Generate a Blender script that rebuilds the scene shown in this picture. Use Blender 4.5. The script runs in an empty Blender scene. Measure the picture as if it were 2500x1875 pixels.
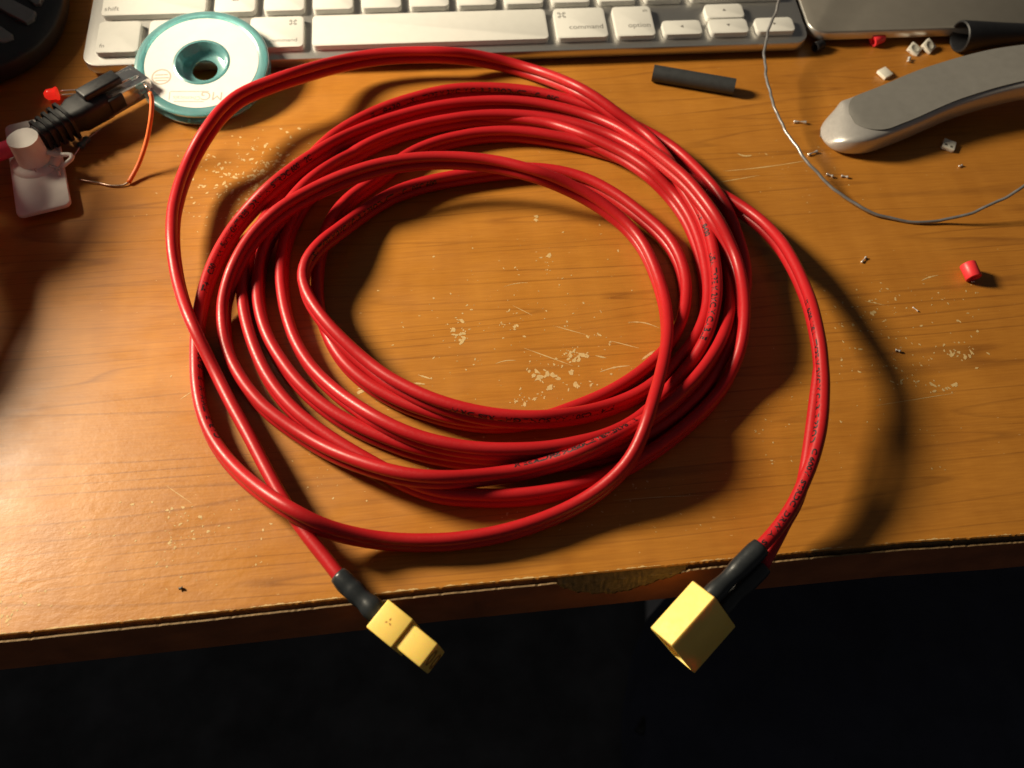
import bpy, bmesh, math, random
import numpy as np
from mathutils import Vector, Matrix

# ------------------------------------------------------------------ camera, light, exposure
S = 0.001                                   # everything below is written in millimetres
scene = bpy.context.scene
COL = scene.collection
PITCH, ROLL, CAM_H, FPX = 0.98521, 0.054403, 213.24, 2090.0     # pitch down, roll, height above the desk, focal length
W_PX, H_PX = 2500.0, 1875.0
_cp, _sp, _cr, _sr = math.cos(PITCH), math.sin(PITCH), math.cos(ROLL), math.sin(ROLL)
FWD = np.array([0, _cp, -_sp])
_r, _u = np.array([1.0, 0, 0]), np.array([0, _sp, _cp])
RIGHT, UP = _cr * _r + _sr * _u, -_sr * _r + _cr * _u
CAM = np.array([0, 0, CAM_H])


def at(px, py, z=0.0):
    """point of the place at height z (mm) that the photograph shows at pixel px, py"""
    d = FWD + RIGHT * ((px - W_PX / 2) / FPX) - UP * ((py - H_PX / 2) / FPX)
    return CAM + d * ((z - CAM_H) / d[2])


cam_data = bpy.data.cameras.new('camera')
cam_data.sensor_width = 36.0
cam_data.lens = 36.0 * FPX / W_PX
cam_data.clip_start, cam_data.clip_end = 0.005, 20.0
cam_data.dof.use_dof = True
cam_data.dof.focus_distance = 0.255
cam_data.dof.aperture_fstop = 16.0
cam_ob = bpy.data.objects.new('camera', cam_data)
COL.objects.link(cam_ob)
cam_ob.matrix_world = Matrix(((RIGHT[0], UP[0], -FWD[0], 0), (RIGHT[1], UP[1], -FWD[1], 0), (RIGHT[2], UP[2], -FWD[2], CAM_H * S), (0, 0, 0, 1)))
scene.camera = cam_ob

world = bpy.data.worlds.new('World')
scene.world = world
world.use_nodes = True
bg = world.node_tree.nodes['Background']
bg.inputs['Color'].default_value = (1.0, 0.97, 0.94, 1)
bg.inputs['Strength'].default_value = 0.042

LAMP = np.array([-510.0, 318.0, 350.0])
ld = bpy.data.lights.new('desk_lamp', 'AREA')
ld.shape = 'DISK'
ld.size = 0.15
ld.energy = 9.0
ld.color = (1.0, 0.86, 0.63)
lo = bpy.data.objects.new('desk_lamp', ld)
COL.objects.link(lo)
lo.location = LAMP * S
lo.rotation_euler = Vector((np.array([10.0, 190, 0]) - LAMP) * S).to_track_quat('-Z', 'Y').to_euler()

vs = scene.view_settings
vs.view_transform = 'Standard'
vs.look = 'None'
vs.exposure = 0.0
vs.gamma = 1.0
vs.use_curve_mapping = False
scene.cycles.max_bounces = 8
scene.cycles.transparent_max_bounces = 12
scene.cycles.sample_clamp_indirect = 4.0

rng = random.Random(7)

# ------------------------------------------------------------------ helpers
ROOT = {}


def thing(name, label, cat, loc=(0, 0, 0), group=None, kind=None):
    o = bpy.data.objects.new(name, None)
    o.empty_display_size = 0.005
    COL.objects.link(o)
    o.location = Vector(loc) * S
    o['label'] = label
    o['category'] = cat
    if group: o['group'] = group
    if kind: o['kind'] = kind
    ROOT[o.name] = np.array(loc, float)
    return o


def base_of(o):
    while o.parent: o = o.parent
    return ROOT.get(o.name, np.zeros(3))


def make(name, verts, faces, mat, parent=None, smooth=True, loc=(0, 0, 0), auto=None):
    """one mesh object from world-space millimetre vertices"""
    b = base_of(parent) if parent else np.array(loc, float)
    me = bpy.data.meshes.new(name)
    me.from_pydata([tuple((np.array(v) - b) * S) for v in verts], [], faces)
    if smooth:
        me.polygons.foreach_set('use_smooth', [True] * len(me.polygons))
    if auto is not None:
        me.set_sharp_from_angle(angle=math.radians(auto))
    me.materials.append(mat)
    me.update()
    o = bpy.data.objects.new(name, me)
    COL.objects.link(o)
    if parent: o.parent = parent
    else:
        o.location = Vector(b) * S
        ROOT[o.name] = b
    return o


def tag(o, label, cat, group=None, kind=None):
    o['label'] = label
    o['category'] = cat
    if group: o['group'] = group
    if kind: o['kind'] = kind
    return o


def unit(v):
    v = np.array(v, float)
    return v / max(1e-9, np.linalg.norm(v))


def smooth_path(P, step):
    """Catmull-Rom through P, resampled every step mm"""
    P = np.array(P, float)
    Q = np.vstack([2 * P[0] - P[1], P, 2 * P[-1] - P[-2]])
    out = []
    for i in range(1, len(Q) - 2):
        a, b, c, d = Q[i - 1], Q[i], Q[i + 1], Q[i + 2]
        n = max(2, int(np.linalg.norm(c - b) / step * 2))
        for k in range(n):
            t = k / n
            out.append(.5 * ((2 * b) + (c - a) * t + (2 * a - 5 * b + 4 * c - d) * t * t + (3 * b - a - 3 * c + d) * t ** 3))
    out.append(P[-1])
    out = np.array(out)
    s = np.concatenate([[0], np.cumsum(np.linalg.norm(np.diff(out, axis=0), axis=1))])
    n = max(3, int(s[-1] / step))
    t = np.linspace(0, s[-1], n)
    return np.stack([np.interp(t, s, out[:, k]) for k in range(3)], 1)


def frames(P, ref=None):
    """tangent, side, up at each point of a path (parallel transport)"""
    P = np.array(P, float)
    T = np.gradient(P, axis=0)
    T /= np.linalg.norm(T, axis=1)[:, None]
    N = np.zeros_like(P)
    r = np.array([0, 0, 1.0]) if ref is None else np.array(ref, float)
    if abs(T[0] @ r) > .95: r = np.array([1.0, 0, 0])
    n = unit(r - T[0] * (T[0] @ r))
    for i in range(len(P)):
        n = unit(n - T[i] * (n @ T[i]))
        N[i] = n
    return T, np.cross(T, N), N


def tube_mesh(P, rad, n=12, cap=True):
    P = np.array(P, float)
    T, Bn, N = frames(P)
    rad = np.full(len(P), rad, float) if np.isscalar(rad) else np.array(rad, float)
    V, F = [], []
    for i in range(len(P)):
        for k in range(n):
            a = 2 * math.pi * k / n
            V.append(P[i] + rad[i] * (math.cos(a) * N[i] + math.sin(a) * Bn[i]))
    for i in range(len(P) - 1):
        for k in range(n):
            k2 = (k + 1) % n
            F.append((i * n + k, (i + 1) * n + k, (i + 1) * n + k2, i * n + k2))
    if cap:
        F.append(tuple(range(n)))
        F.append(tuple((len(P) - 1) * n + k for k in reversed(range(n))))
    return V, F


def lathe_mesh(profile, origin, axis, n=64, close=False):
    """revolve (radius, height) pairs about an axis"""
    axis = unit(axis)
    ref = np.array([1.0, 0, 0]) if abs(axis[0]) < .9 else np.array([0, 1.0, 0])
    x = unit(ref - axis * (ref @ axis))
    y = np.cross(axis, x)
    V, F = [], []
    m = len(profile)
    for k in range(n):
        a = 2 * math.pi * k / n
        d = math.cos(a) * x + math.sin(a) * y
        for r, h in profile:
            V.append(np.array(origin) + d * r + axis * h)
    for k in range(n):
        k2 = (k + 1) % n
        for j in range(m if close else m - 1):
            j2 = (j + 1) % m
            F.append((k * m + j, k2 * m + j, k2 * m + j2, k * m + j2))
    return V, F


def box_mesh(size, bevel, fr, seg=2):
    """bevelled box; fr = (origin, X, Y, Z) with the box centred on the origin"""
    bm = bmesh.new()
    bmesh.ops.create_cube(bm, size=1.0)
    for v in bm.verts:
        v.co = Vector((v.co.x * size[0], v.co.y * size[1], v.co.z * size[2]))
    if bevel > 0:
        bmesh.ops.bevel(bm, geom=list(bm.edges), offset=bevel, segments=seg, profile=.5, affect='EDGES')
    o, X, Y, Z = [np.array(a, float) for a in fr]
    bm.verts.ensure_lookup_table()
    V = [o + X * v.co.x + Y * v.co.y + Z * v.co.z for v in bm.verts]
    F = [tuple(v.index for v in f.verts) for f in bm.faces]
    bm.free()
    return V, F


def rounded_rect(w, d, r, n=5, cx=0.0, cy=0.0):
    pts = []
    for sx, sy, a0 in ((1, 1, 0), (-1, 1, 90), (-1, -1, 180), (1, -1, 270)):
        for k in range(n + 1):
            a = math.radians(a0 + 90 * k / n)
            pts.append((cx + sx * (w / 2 - r) + r * math.cos(a), cy + sy * (d / 2 - r) + r * math.sin(a)))
    return pts


def prism_mesh(outline, levels, mapf):
    """stack of an outline at several levels; levels = [(inset, height)]; capped at both ends"""
    O = np.array(outline, float)
    n = len(O)
    Tn = np.roll(O, -1, 0) - np.roll(O, 1, 0)
    Tn /= np.linalg.norm(Tn, axis=1)[:, None]
    Nr = np.stack([-Tn[:, 1], Tn[:, 0]], 1)      # inward for a counter-clockwise outline
    V, F = [], []
    for ins, h in levels:
        Q = O + Nr * ins
        for q in Q: V.append(mapf(q[0], q[1], h))
    for l in range(len(levels) - 1):
        for k in range(n):
            k2 = (k + 1) % n
            F.append((l * n + k, l * n + k2, (l + 1) * n + k2, (l + 1) * n + k))
    F.append(tuple(reversed(range(n))))
    F.append(tuple((len(levels) - 1) * n + k for k in range(n)))
    return V, F


_text_cache = {}


def text_mesh(s, size, align='CENTER', bold=False):
    key = (s, size, align, bold)
    if key not in _text_cache:
        cu = bpy.data.curves.new('lettering', 'FONT')
        cu.body = s
        cu.size = size
        cu.align_x = align
        cu.resolution_u = 3
        cu.offset = size * .034 if bold else 0
        ob = bpy.data.objects.new('lettering', cu)
        COL.objects.link(ob)
        dg = bpy.context.evaluated_depsgraph_get()
        me = bpy.data.meshes.new_from_object(ob.evaluated_get(dg))
        V = [(v.co.x, v.co.y) for v in me.vertices]
        F = [tuple(p.vertices) for p in me.polygons]
        bpy.data.objects.remove(ob)
        bpy.data.curves.remove(cu)
        bpy.data.meshes.remove(me)
        _text_cache[key] = (V, F)
    return _text_cache[key]


# ------------------------------------------------------------------ materials
def principled(name):
    m = bpy.data.materials.new(name)
    m.use_nodes = True
    return m, m.node_tree.nodes, m.node_tree.links, m.node_tree.nodes['Principled BSDF']


def setin(p, **kw):
    names = dict(color='Base Color', rough='Roughness', metal='Metallic', spec='Specular IOR Level', trans='Transmission Weight',
                 coat='Coat Weight', coat_rough='Coat Roughness', ior='IOR', sss='Subsurface Weight', sheen='Sheen Weight', alpha='Alpha')
    for k, v in kw.items():
        i = p.inputs[names[k]]
        i.default_value = (*v, 1) if k == 'color' else v


def world_mm(N, L, rot=0.0, scale=(1, 1, 1)):
    g = N.new('ShaderNodeNewGeometry')
    mp = N.new('ShaderNodeMapping')
    mp.vector_type = 'POINT'
    mp.inputs['Rotation'].default_value = (0, 0, rot)
    mp.inputs['Scale'].default_value = (1000, 1000, 1000)
    L.new(g.outputs['Position'], mp.inputs['Vector'])
    mp2 = N.new('ShaderNodeMapping')
    mp2.inputs['Scale'].default_value = scale
    L.new(mp.outputs['Vector'], mp2.inputs['Vector'])
    return mp2.outputs['Vector']


def noise(N, L, vec, scale=1.0, detail=3.0, rough=.55, dist=0.0):
    t = N.new('ShaderNodeTexNoise')
    t.inputs['Scale'].default_value = scale
    t.inputs['Detail'].default_value = detail
    t.inputs['Roughness'].default_value = rough
    t.inputs['Distortion'].default_value = dist
    L.new(vec, t.inputs['Vector'])
    return t.outputs['Fac']


def ramp(N, L, fac, stops):
    r = N.new('ShaderNodeValToRGB')
    el = r.color_ramp.elements
    while len(el) < len(stops): el.new(.5)
    for e, (p, c) in zip(el, stops):
        e.position = p
        e.color = (*c, 1) if not np.isscalar(c) else (c, c, c, 1)
    L.new(fac, r.inputs['Fac'])
    return r.outputs['Color']


def mixc(N, L, fac, a, b, mode='MIX'):
    m = N.new('ShaderNodeMix')
    m.data_type = 'RGBA'
    m.blend_type = mode
    for sock, v in ((m.inputs[0], fac), (m.inputs[6], a), (m.inputs[7], b)):
        if hasattr(v, 'is_linked') or hasattr(v, 'links'): L.new(v, sock)
        elif np.isscalar(v): sock.default_value = v
        else: sock.default_value = (*v, 1)
    return m.outputs[2]


def mathn(N, L, op, a, b=None):
    m = N.new('ShaderNodeMath')
    m.operation = op
    for i, v in enumerate((a, b)):
        if v is None: continue
        if np.isscalar(v): m.inputs[i].default_value = v
        else: L.new(v, m.inputs[i])
    return m.outputs[0]


def bump(N, L, p, height, strength, dist_mm):
    b = N.new('ShaderNodeBump')
    b.inputs['Strength'].default_value = strength
    b.inputs['Distance'].default_value = dist_mm * S
    L.new(height, b.inputs['Height'])
    L.new(b.outputs['Normal'], p.inputs['Normal'])


def plain(name, color, rough=.5, var=.12, nscale=.6, bump_mm=0.0, bscale=8.0, **kw):
    """principled material with mottled colour and roughness and a fine relief"""
    m, N, L, p = principled(name)
    setin(p, color=color, rough=rough, **kw)
    v = world_mm(N, L)
    n = noise(N, L, v, nscale, 4)
    lo_, hi_ = [max(0, c * (1 - var)) for c in color], [min(1, c * (1 + var)) for c in color]
    L.new(ramp(N, L, n, [(.3, lo_), (.7, hi_)]), p.inputs['Base Color'])
    n2 = noise(N, L, v, nscale * 3.1, 3)
    L.new(ramp(N, L, n2, [(.3, max(.03, rough * .86)), (.7, min(1, rough * 1.14))]), p.inputs['Roughness'])
    if bump_mm:
        bump(N, L, p, noise(N, L, v, bscale, 2), .6, bump_mm)
    return m


def wood_material():
    m, N, L, p = principled('wood_laminate')
    A = -math.radians(8.9)
    v0 = world_mm(N, L, A)
    broad = noise(N, L, world_mm(N, L, A, (.006, .045, 1)), 1.0, 3, .5, .6)
    col = ramp(N, L, broad, [(.25, (.34, .128, .015)), (.5, (.415, .162, .020)), (.75, (.50, .205, .028))])
    # long thin dark grain lines: contours of a stretched noise
    gl = noise(N, L, world_mm(N, L, A, (.0022, .05, 1)), 1.0, 1.6, .5, .15)
    w = mathn(N, L, 'FRACT', mathn(N, L, 'MULTIPLY', gl, 13.0))
    line = ramp(N, L, w, [(0.0, 1.0), (.03, .75), (.16, 0.0), (.94, 0.0), (1.0, .9)])
    fade = ramp(N, L, noise(N, L, world_mm(N, L, A, (.02, .03, 1)), 1.0, 2), [(.33, .28), (.60, 1.0)])
    lf = mathn(N, L, 'MULTIPLY', line, fade)
    col = mixc(N, L, lf, col, (.15, .050, .009))
    # fine fibres
    fib = noise(N, L, world_mm(N, L, A, (.09, 1.5, 1)), 1.0, 4, .65)
    col = mixc(N, L, .38, col, ramp(N, L, fib, [(.3, (.28, .10, .012)), (.7, (.55, .235, .032))]))
    # cross figure
    cf = noise(N, L, world_mm(N, L, A, (.09, .02, 1)), 1.0, 2)
    col = mixc(N, L, .2, col, ramp(N, L, cf, [(.35, (.34, .115, .015)), (.65, (.53, .215, .034))]))
    # tiny pale pits
    pit = noise(N, L, world_mm(N, L, A, (.55, 1.1, 1)), 1.0, 1)
    col = mixc(N, L, ramp(N, L, pit, [(.765, 0.0), (.80, .55)]), col, (.62, .40, .17))
    L.new(col, p.inputs['Base Color'])
    r1 = noise(N, L, world_mm(N, L, A, (.05, .09, 1)), 1.0, 5, .6)
    L.new(ramp(N, L, r1, [(.3, .34), (.7, .50)]), p.inputs['Roughness'])
    setin(p, spec=.42)
    # worn, scuffed patch near the front left corner: rough relief with a shape of its own
    g = N.new('ShaderNodeNewGeometry')
    c = at(330, 1400)
    vd = N.new('ShaderNodeVectorMath'); vd.operation = 'DISTANCE'
    L.new(g.outputs['Position'], vd.inputs[0]); vd.inputs[1].default_value = tuple(c * S)
    edge_n = noise(N, L, v0, .06, 3)
    dd = mathn(N, L, 'ADD', mathn(N, L, 'MULTIPLY', vd.outputs['Value'], 1000.0), mathn(N, L, 'MULTIPLY', edge_n, 40.0))
    mask = ramp(N, L, mathn(N, L, 'DIVIDE', dd, 100.0), [(.38, 1.0), (.85, 0.0)])
    scuff = noise(N, L, world_mm(N, L, A, (.28, .42, 1)), 1.0, 5, .62)
    peel = noise(N, L, world_mm(N, L, A, (.9, 1.6, 1)), 1.0, 3, .55)
    h = mathn(N, L, 'ADD', mathn(N, L, 'MULTIPLY', mathn(N, L, 'MULTIPLY', scuff, mask), 1.0), mathn(N, L, 'MULTIPLY', peel, .10))
    bump(N, L, p, h, .36, .35)
    return m


M = {}
M['wood'] = wood_material()
M['band'] = plain('edge_band', (.34, .105, .036), .42, .25, .08)
M['core'] = plain('chipboard', (.22, .14, .06), .95, .3, .55, .5, 1.2)
M['laminate_edge'] = plain('laminate_edge', (.20, .125, .055), .8, .25, .5)
M['wear'] = plain('bare_wear', (.56, .385, .165), .7, .15, .8)


def red_material():
    m, N, L, p = principled('red_pvc')
    v = world_mm(N, L)
    n = noise(N, L, v, .05, 2)
    L.new(ramp(N, L, n, [(.3, (.40, .010, .013)), (.7, (.46, .012, .016))]), p.inputs['Base Color'])
    setin(p, rough=.40, spec=.36)
    n2 = noise(N, L, v, 1.4, 3)
    L.new(ramp(N, L, n2, [(.3, .32), (.7, .46)]), p.inputs['Roughness'])
    bump(N, L, p, noise(N, L, v, 3.2, 2), .35, .05)
    return m


M['red'] = red_material()
M['print'] = plain('black_ink', (.010, .004, .006), .5, .1)
M['sleeve'] = plain('black_shrink', (.020, .023, .026), .34, .2, .3, .02, 2.0)
M['yellow'] = plain('yellow_nylon', (.97, .66, .15), .5, .03, .2, .012, 3.0, sss=.3)
_p = M['yellow'].node_tree.nodes['Principled BSDF']
_p.inputs['Subsurface Radius'].default_value = (1.0, .36, .06)
_p.inputs['Subsurface Scale'].default_value = .002
M['brown_mark'] = plain('mark_recess', (.45, .20, .03), .6)
M['gold'] = plain('gold_pin', (.85, .55, .18), .25, .1, metal=1.0)
M['alu'] = plain('aluminium', (.60, .585, .56), .38, .04, 2.0, .008, 12.0, metal=.9)
M['alu_dark'] = plain('trackpad_glass', (.165, .152, .132), .5, .04, .2, .004, 9.0)
M['key'] = plain('white_key', (.70, .69, .65), .42, .02, .3, .006, 6.0)
M['legend'] = plain('grey_legend', (.17, .16, .15), .6, .05)


def teal_material():
    m, N, L, p = principled('teal_plastic')
    setin(p, color=(.30, .78, .80), rough=.2, trans=.7, ior=1.4)
    v = world_mm(N, L)
    L.new(ramp(N, L, noise(N, L, v, .15, 2), [(.3, (.26, .74, .76)), (.7, (.38, .84, .86))]), p.inputs['Base Color'])
    return m


M['teal'] = teal_material()
M['label'] = plain('white_label', (.80, .78, .74), .5, .03, .2)
M['label_ink'] = plain('label_ink', (.50, .42, .36), .6, .1)
M['braid'] = plain('copper_braid', (.30, .42, .42), .5, .4, 1.5, .15, 2.0)
M['black_rubber'] = plain('black_rubber', (.012, .012, .014), .5, .2, .3, .03, 2.5)
M['black_device'] = plain('black_device', (.028, .027, .026), .45, .12, .3, .02, 5.0)
M['silver_button'] = plain('silver_button', (.34, .32, .29), .38, .06, .3, metal=.6)
M['pink_cable'] = plain('pink_cable', (.72, .045, .10), .38, .08, .2)


def clear_material():
    m, N, L, p = principled('clear_plastic')
    setin(p, color=(.95, .93, .92), rough=.10, trans=.95, ior=1.35)
    v = world_mm(N, L)
    L.new(ramp(N, L, noise(N, L, v, .4, 2), [(.3, .06), (.7, .16)]), p.inputs['Roughness'])
    return m


M['clear'] = clear_material()
M['white_plastic'] = plain('white_plastic', (.84, .80, .74), .48, .04, .2, .01, 4.0)
M['foam'] = plain('grey_foam', (.16, .15, .15), .9, .2, 1.0)
M['orange'] = plain('orange_insulation', (.80, .16, .03), .5, .1, .5, .04, 2.0)
M['copper'] = plain('tinned_copper', (.60, .44, .34), .3, .2, 1.0, metal=1.0)
M['solder'] = plain('solder', (.80, .78, .74), .22, .12, 1.0, .04, 2.0, metal=.45)
M['wire'] = plain('grey_wire', (.30, .29, .29), .34, .2, .4, .02, 3.0, metal=.55)
M['shrink_grey'] = plain('dark_grey_tube', (.034, .036, .038), .55, .12, .4, .015, 5.0)
M['arm_grey'] = plain('arm_grey', (.185, .178, .165), .5, .05, .3, .006, 9.0)
M['arm_silver'] = plain('arm_silver', (.56, .535, .51), .36, .04, .5, .005, 9.0, metal=.55)
M['resistor'] = plain('teal_resistor', (.06, .16, .17), .4, .15, 1.0)
M['chip_white'] = plain('chip_white', (.82, .78, .68), .45, .06, 1.0)
M['chip_lens'] = plain('chip_lens', (.55, .53, .45), .25, .25, 1.2)
M['dark_mark'] = plain('dark_mark', (.12, .10, .08), .5)
M['carpet'] = plain('carpet', (.075, .075, .08), .95, .35, .02)
M['navy'] = plain('navy_fabric', (.05, .055, .085), .9, .2, .03)
M['pale_panel'] = plain('grey_panel', (.50, .48, .47), .8, .15, .02)


def led_material():
    m, N, L, p = principled('red_led')
    setin(p, color=(.9, .02, .015), rough=.2)
    p.inputs['Emission Color'].default_value = (1, .03, .015, 1)
    p.inputs['Emission Strength'].default_value = .55
    return m


M['led'] = led_material()

# ------------------------------------------------------------------ desk and floor
EDGE = [(-700, -34.2), (-300, 30.6), (-122.3, 59.2), (-83.7, 65.6), (-43.8, 72.4), (-13.0, 77.7), (8.1, 81.0), (29.5, 84.4), (62.3, 89.7), (109.8, 97.2), (141.8, 101.2), (300, 125.5), (700, 189)]
EX, EY = [e[0] for e in EDGE], [e[1] for e in EDGE]


def edge_y(x): return float(np.interp(x, EX, EY))


floor = make('floor', [(-1500, -1200, -720), (1500, -1200, -720), (1500, 1500, -720), (-1500, 1500, -720)], [(0, 1, 2, 3)], M['carpet'], smooth=False, loc=(0, 0, -720))
floor['kind'] = 'structure'

desk = thing('desk', 'worn honey-brown wooden desk with a chipped front edge', 'desk', (0, 0, 0))
xs = list(np.arange(-700, -200, 50)) + list(np.arange(-200, 220, .8)) + list(np.arange(220, 701, 48))
r2 = random.Random(3)
jag = {i: (r2.uniform(-.22, .12) if r2.random() < .8 else r2.uniform(-.7, .1)) for i in range(len(xs))}
V, F = [], []
for i, x in enumerate(xs):
    y = edge_y(x) + .35 * jag[i]
    V += [(x, 800, 0), (x, y + .3, 0), (x, y, -.25), (x, y + .1, -.9), (x, 800, -.9)]
for i in range(len(xs) - 1):
    a, b = i * 5, i * 5 + 5
    for k in range(4): F.append((a + k, a + k + 1, b + k + 1, b + k))
top = make('desk_top', V, F, M['wood'], desk, smooth=False)
top['label'] = 'honey-brown wood-grain laminate desk top'


def notch(x):
    """how far down (mm) the broken-away piece of the edge band reaches at x"""
    d = 0.0
    if 15 < x < 49:
        t = (x - 15) / 34
        d = 11.5 * math.sin(math.pi * t ** .95) ** .62 * (1 - .55 * max(0, (t - .52)) / .48)
        d += .5 * math.sin(x * 1.3) + .35 * math.sin(x * 3.1)
    return max(0, d)


V, F = [], []
zs = np.linspace(0, 1, 7)
for i, x in enumerate(xs):
    y = edge_y(x)
    for k, z in enumerate(zs):
        zz = -.9 - z * 20.6
        rough = (r2.uniform(-.35, .35) if k else 0)
        out = 1.15 if notch(x) > .5 else 0.9
        V.append((x, y + (.4 if k == 0 else -1.12 + (rough * .6 - .2 if notch(x) else 0)), zz - (0 if k == 0 else (1.1 if k == 1 and not notch(x) else 0)) + (2.2 if k == 1 and notch(x) else 0)))
    V.append((x, 795, -21.5))
n = len(zs) + 1
for i in range(len(xs) - 1):
    for k in range(n - 1): F.append((i * n + k, i * n + k + 1, (i + 1) * n + k + 1, (i + 1) * n + k))
core = make('chipboard_core', V, F, M['core'], desk, smooth=False)
V, F, V2, F2 = [], [], [], []
for i, x in enumerate(xs):
    y = edge_y(x) - 1.6
    d = notch(x)
    zt = -.75 - d + (.5 * jag[i]) - .25 * max(0, math.sin(x * .23) * math.sin(x * .071)) - (.9 * max(0, math.sin((x - 70) / 40)) if x > 70 else 0)
    V2 += [(x, y + .45, zt), (x, y, zt)]
    V += [(x, y + .45, -21.8), (x, y + .45, zt - .02), (x, y, zt - .02), (x, y - .02, zt - 1.0), (x, y, -21.5), (x, y + .3, -21.9), (x, y + .45, -21.8)]
for i in range(len(xs) - 1):
    a, b = i * 7, i * 7 + 7
    for k in range(6): F.append((a + k, a + k + 1, b + k + 1, b + k))
    F2.append((i * 2, i * 2 + 1, i * 2 + 3, i * 2 + 2))
band = make('edge_band', V, F, M['band'], desk, smooth=False)
band['label'] = 'dark reddish edge strip with a broken-out bite'
make('edge_band_rim', V2, F2, M['laminate_edge'], band, smooth=False)

# wear: chips and scratches through the finish
wV, wF = [], []
wr = random.Random(11)


def blob(px, py, r, stretch=1.6, ang=None, z=.035, n=None):
    """one irregular chip of bare finish, r in mm"""
    c = at(px, py, 0)
    n = n or wr.choice((6, 7, 8, 9))
    a0 = wr.uniform(0, 6.28) if ang is None else ang
    ca, sa = math.cos(a0), math.sin(a0)
    k0 = len(wV)
    for k in range(n):
        t = 6.283 * k / n
        rr = r * wr.uniform(.45, 1.25)
        ux, uy = rr * stretch * math.cos(t), rr * math.sin(t)
        wV.append((c[0] + ux * ca - uy * sa, c[1] + ux * sa + uy * ca, z + wr.uniform(0, .01)))
    wF.append(tuple(range(k0, k0 + n)))


def scratch(p0, p1, w, bow=0.0, z=.03):
    a, b = at(*p0), at(*p1)
    t = unit(b - a)
    nrm = np.array([-t[1], t[0], 0])
    k0 = len(wV)
    m = 14
    for k in range(m + 1):
        s = k / m
        c = a + (b - a) * s + nrm * bow * math.sin(math.pi * s)
        ww = w * (.25 + math.sin(math.pi * s)) * wr.uniform(.45, 1.1)
        wV.append(tuple(c + nrm * ww + np.array([0, 0, z])))
        wV.append(tuple(c - nrm * ww + np.array([0, 0, z])))
    for k in range(m):
        a_ = k0 + 2 * k
        wF.append((a_, a_ + 1, a_ + 3, a_ + 2))


def cluster(px, py, rx, ry, n, rmin, rmax, gauss=True):
    for _ in range(n):
        if gauss: x, y = wr.gauss(px, rx), wr.gauss(py, ry)
        else: x, y = wr.uniform(px - rx, px + rx), wr.uniform(py - ry, py + ry)
        if at(x, y)[1] < edge_y(at(x, y)[0]) + 1: continue
        blob(x, y, rmin + (rmax - rmin) * wr.random() ** 2.2, wr.uniform(1.0, 2.2))


for cx, cy, sx, sy, n_, r_ in ((1117, 800, 9, 16, 10, .85), (1122, 826, 8, 10, 9, .95), (1146, 806, 9, 4, 4, .6), (1229, 790, 7, 5, 6, .7), (1257, 803, 6, 5, 5, .7), (1338, 626, 7, 6, 6, .65), (1340, 652, 9, 8, 7, .5),
                              (1312, 529, 5, 4, 3, .8), (1406, 878, 14, 14, 18, .9), (1390, 862, 9, 9, 9, .7), (1424, 866, 9, 8, 7, .7), (1338, 913, 18, 7, 14, .85), (1316, 928, 6, 5, 5, .9), (1345, 946, 8, 8, 7, .85),
                              (1395, 945, 12, 5, 7, .8), (1319, 961, 8, 4, 5, .7), (1300, 974, 18, 6, 12, .75), (1262, 986, 7, 5, 5, .75), (1486, 836, 5, 5, 5, .75), (1442, 818, 11, 3, 6, .6), (1437, 939, 12, 4, 6, .6), (1340, 880, 30, 16, 10, .5),
                              (885, 952, 8, 4, 5, .9), (2350, 865, 30, 8, 16, .75), (2225, 930, 18, 12, 10, .75), (2310, 950, 26, 10, 12, .8), (2120, 770, 12, 12, 7, .6), (1985, 800, 20, 30, 8, .5),
                              (430, 1262, 22, 18, 16, .6), (420, 1330, 16, 12, 10, .45), (70, 1450, 36, 18, 14, .5), (30, 1500, 26, 16, 12, .5), (480, 1290, 26, 22, 14, .4)):
    cluster(cx, cy, sx, sy, n_, r_ * .3, r_)
cluster(640, 420, 75, 48, 330, .18, .66)
cluster(560, 500, 70, 45, 70, .14, .5)
cluster(1250, 800, 190, 120, 190, .08, .36)
cluster(2200, 800, 190, 110, 150, .08, .42, False)
cluster(1980, 420, 140, 80, 40, .07, .32, False)
cluster(1500, 1230, 300, 70, 60, .08, .32, False)
cluster(1000, 1150, 400, 90, 90, .08, .36, False)
cluster(420, 1330, 260, 110, 100, .07, .32, False)
cluster(470, 900, 90, 100, 20, .1, .45)
cluster(2100, 1000, 260, 150, 70, .08, .34, False)
for p0, p1, w_, bw in (((1533, 787), (1609, 801), .22, 1.0), ((1280, 850), (1398, 893), .16, 0), ((1350, 795), (1430, 817), .13, 0), ((1453, 868), (1480, 874), .3, 0), ((1465, 908), (1537, 893), .3, .5), ((1567, 878), (1598, 856), .4, 0),
                       ((1765, 418), (1975, 391), .18, -.6), ((1750, 446), (1855, 428), .14, 0), ((1800, 375), (1836, 379), .45, -.8), ((1490, 832), (1560, 850), .18, 0), ((1500, 1222), (1720, 1210), .1, .3), ((1250, 745), (1300, 770), .1, 0),
                       ((1030, 1010), (1110, 1040), .12, 0), ((2110, 735), (2160, 745), .12, 0), ((2250, 685), (2290, 672), .3, .3), ((1020, 915), (1052, 925), .25, 0), ((1010, 935), (1038, 938), .3, 0), ((860, 930), (1000, 985), .1, .4),
                       ((2140, 990), (2330, 960), .1, 0), ((1930, 660), (1960, 690), .1, 0), ((440, 975), (470, 955), .15, 0), ((405, 1185), (470, 1230), .08, 0), ((1230, 700), (1290, 690), .12, .5), ((1210, 888), (1260, 880), .14, .5)):
    scratch(p0, p1, w_, bw)
wear = make('wear_marks', wV, wF, M['wear'], desk, smooth=False)
wear['kind'] = 'stuff'
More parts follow.
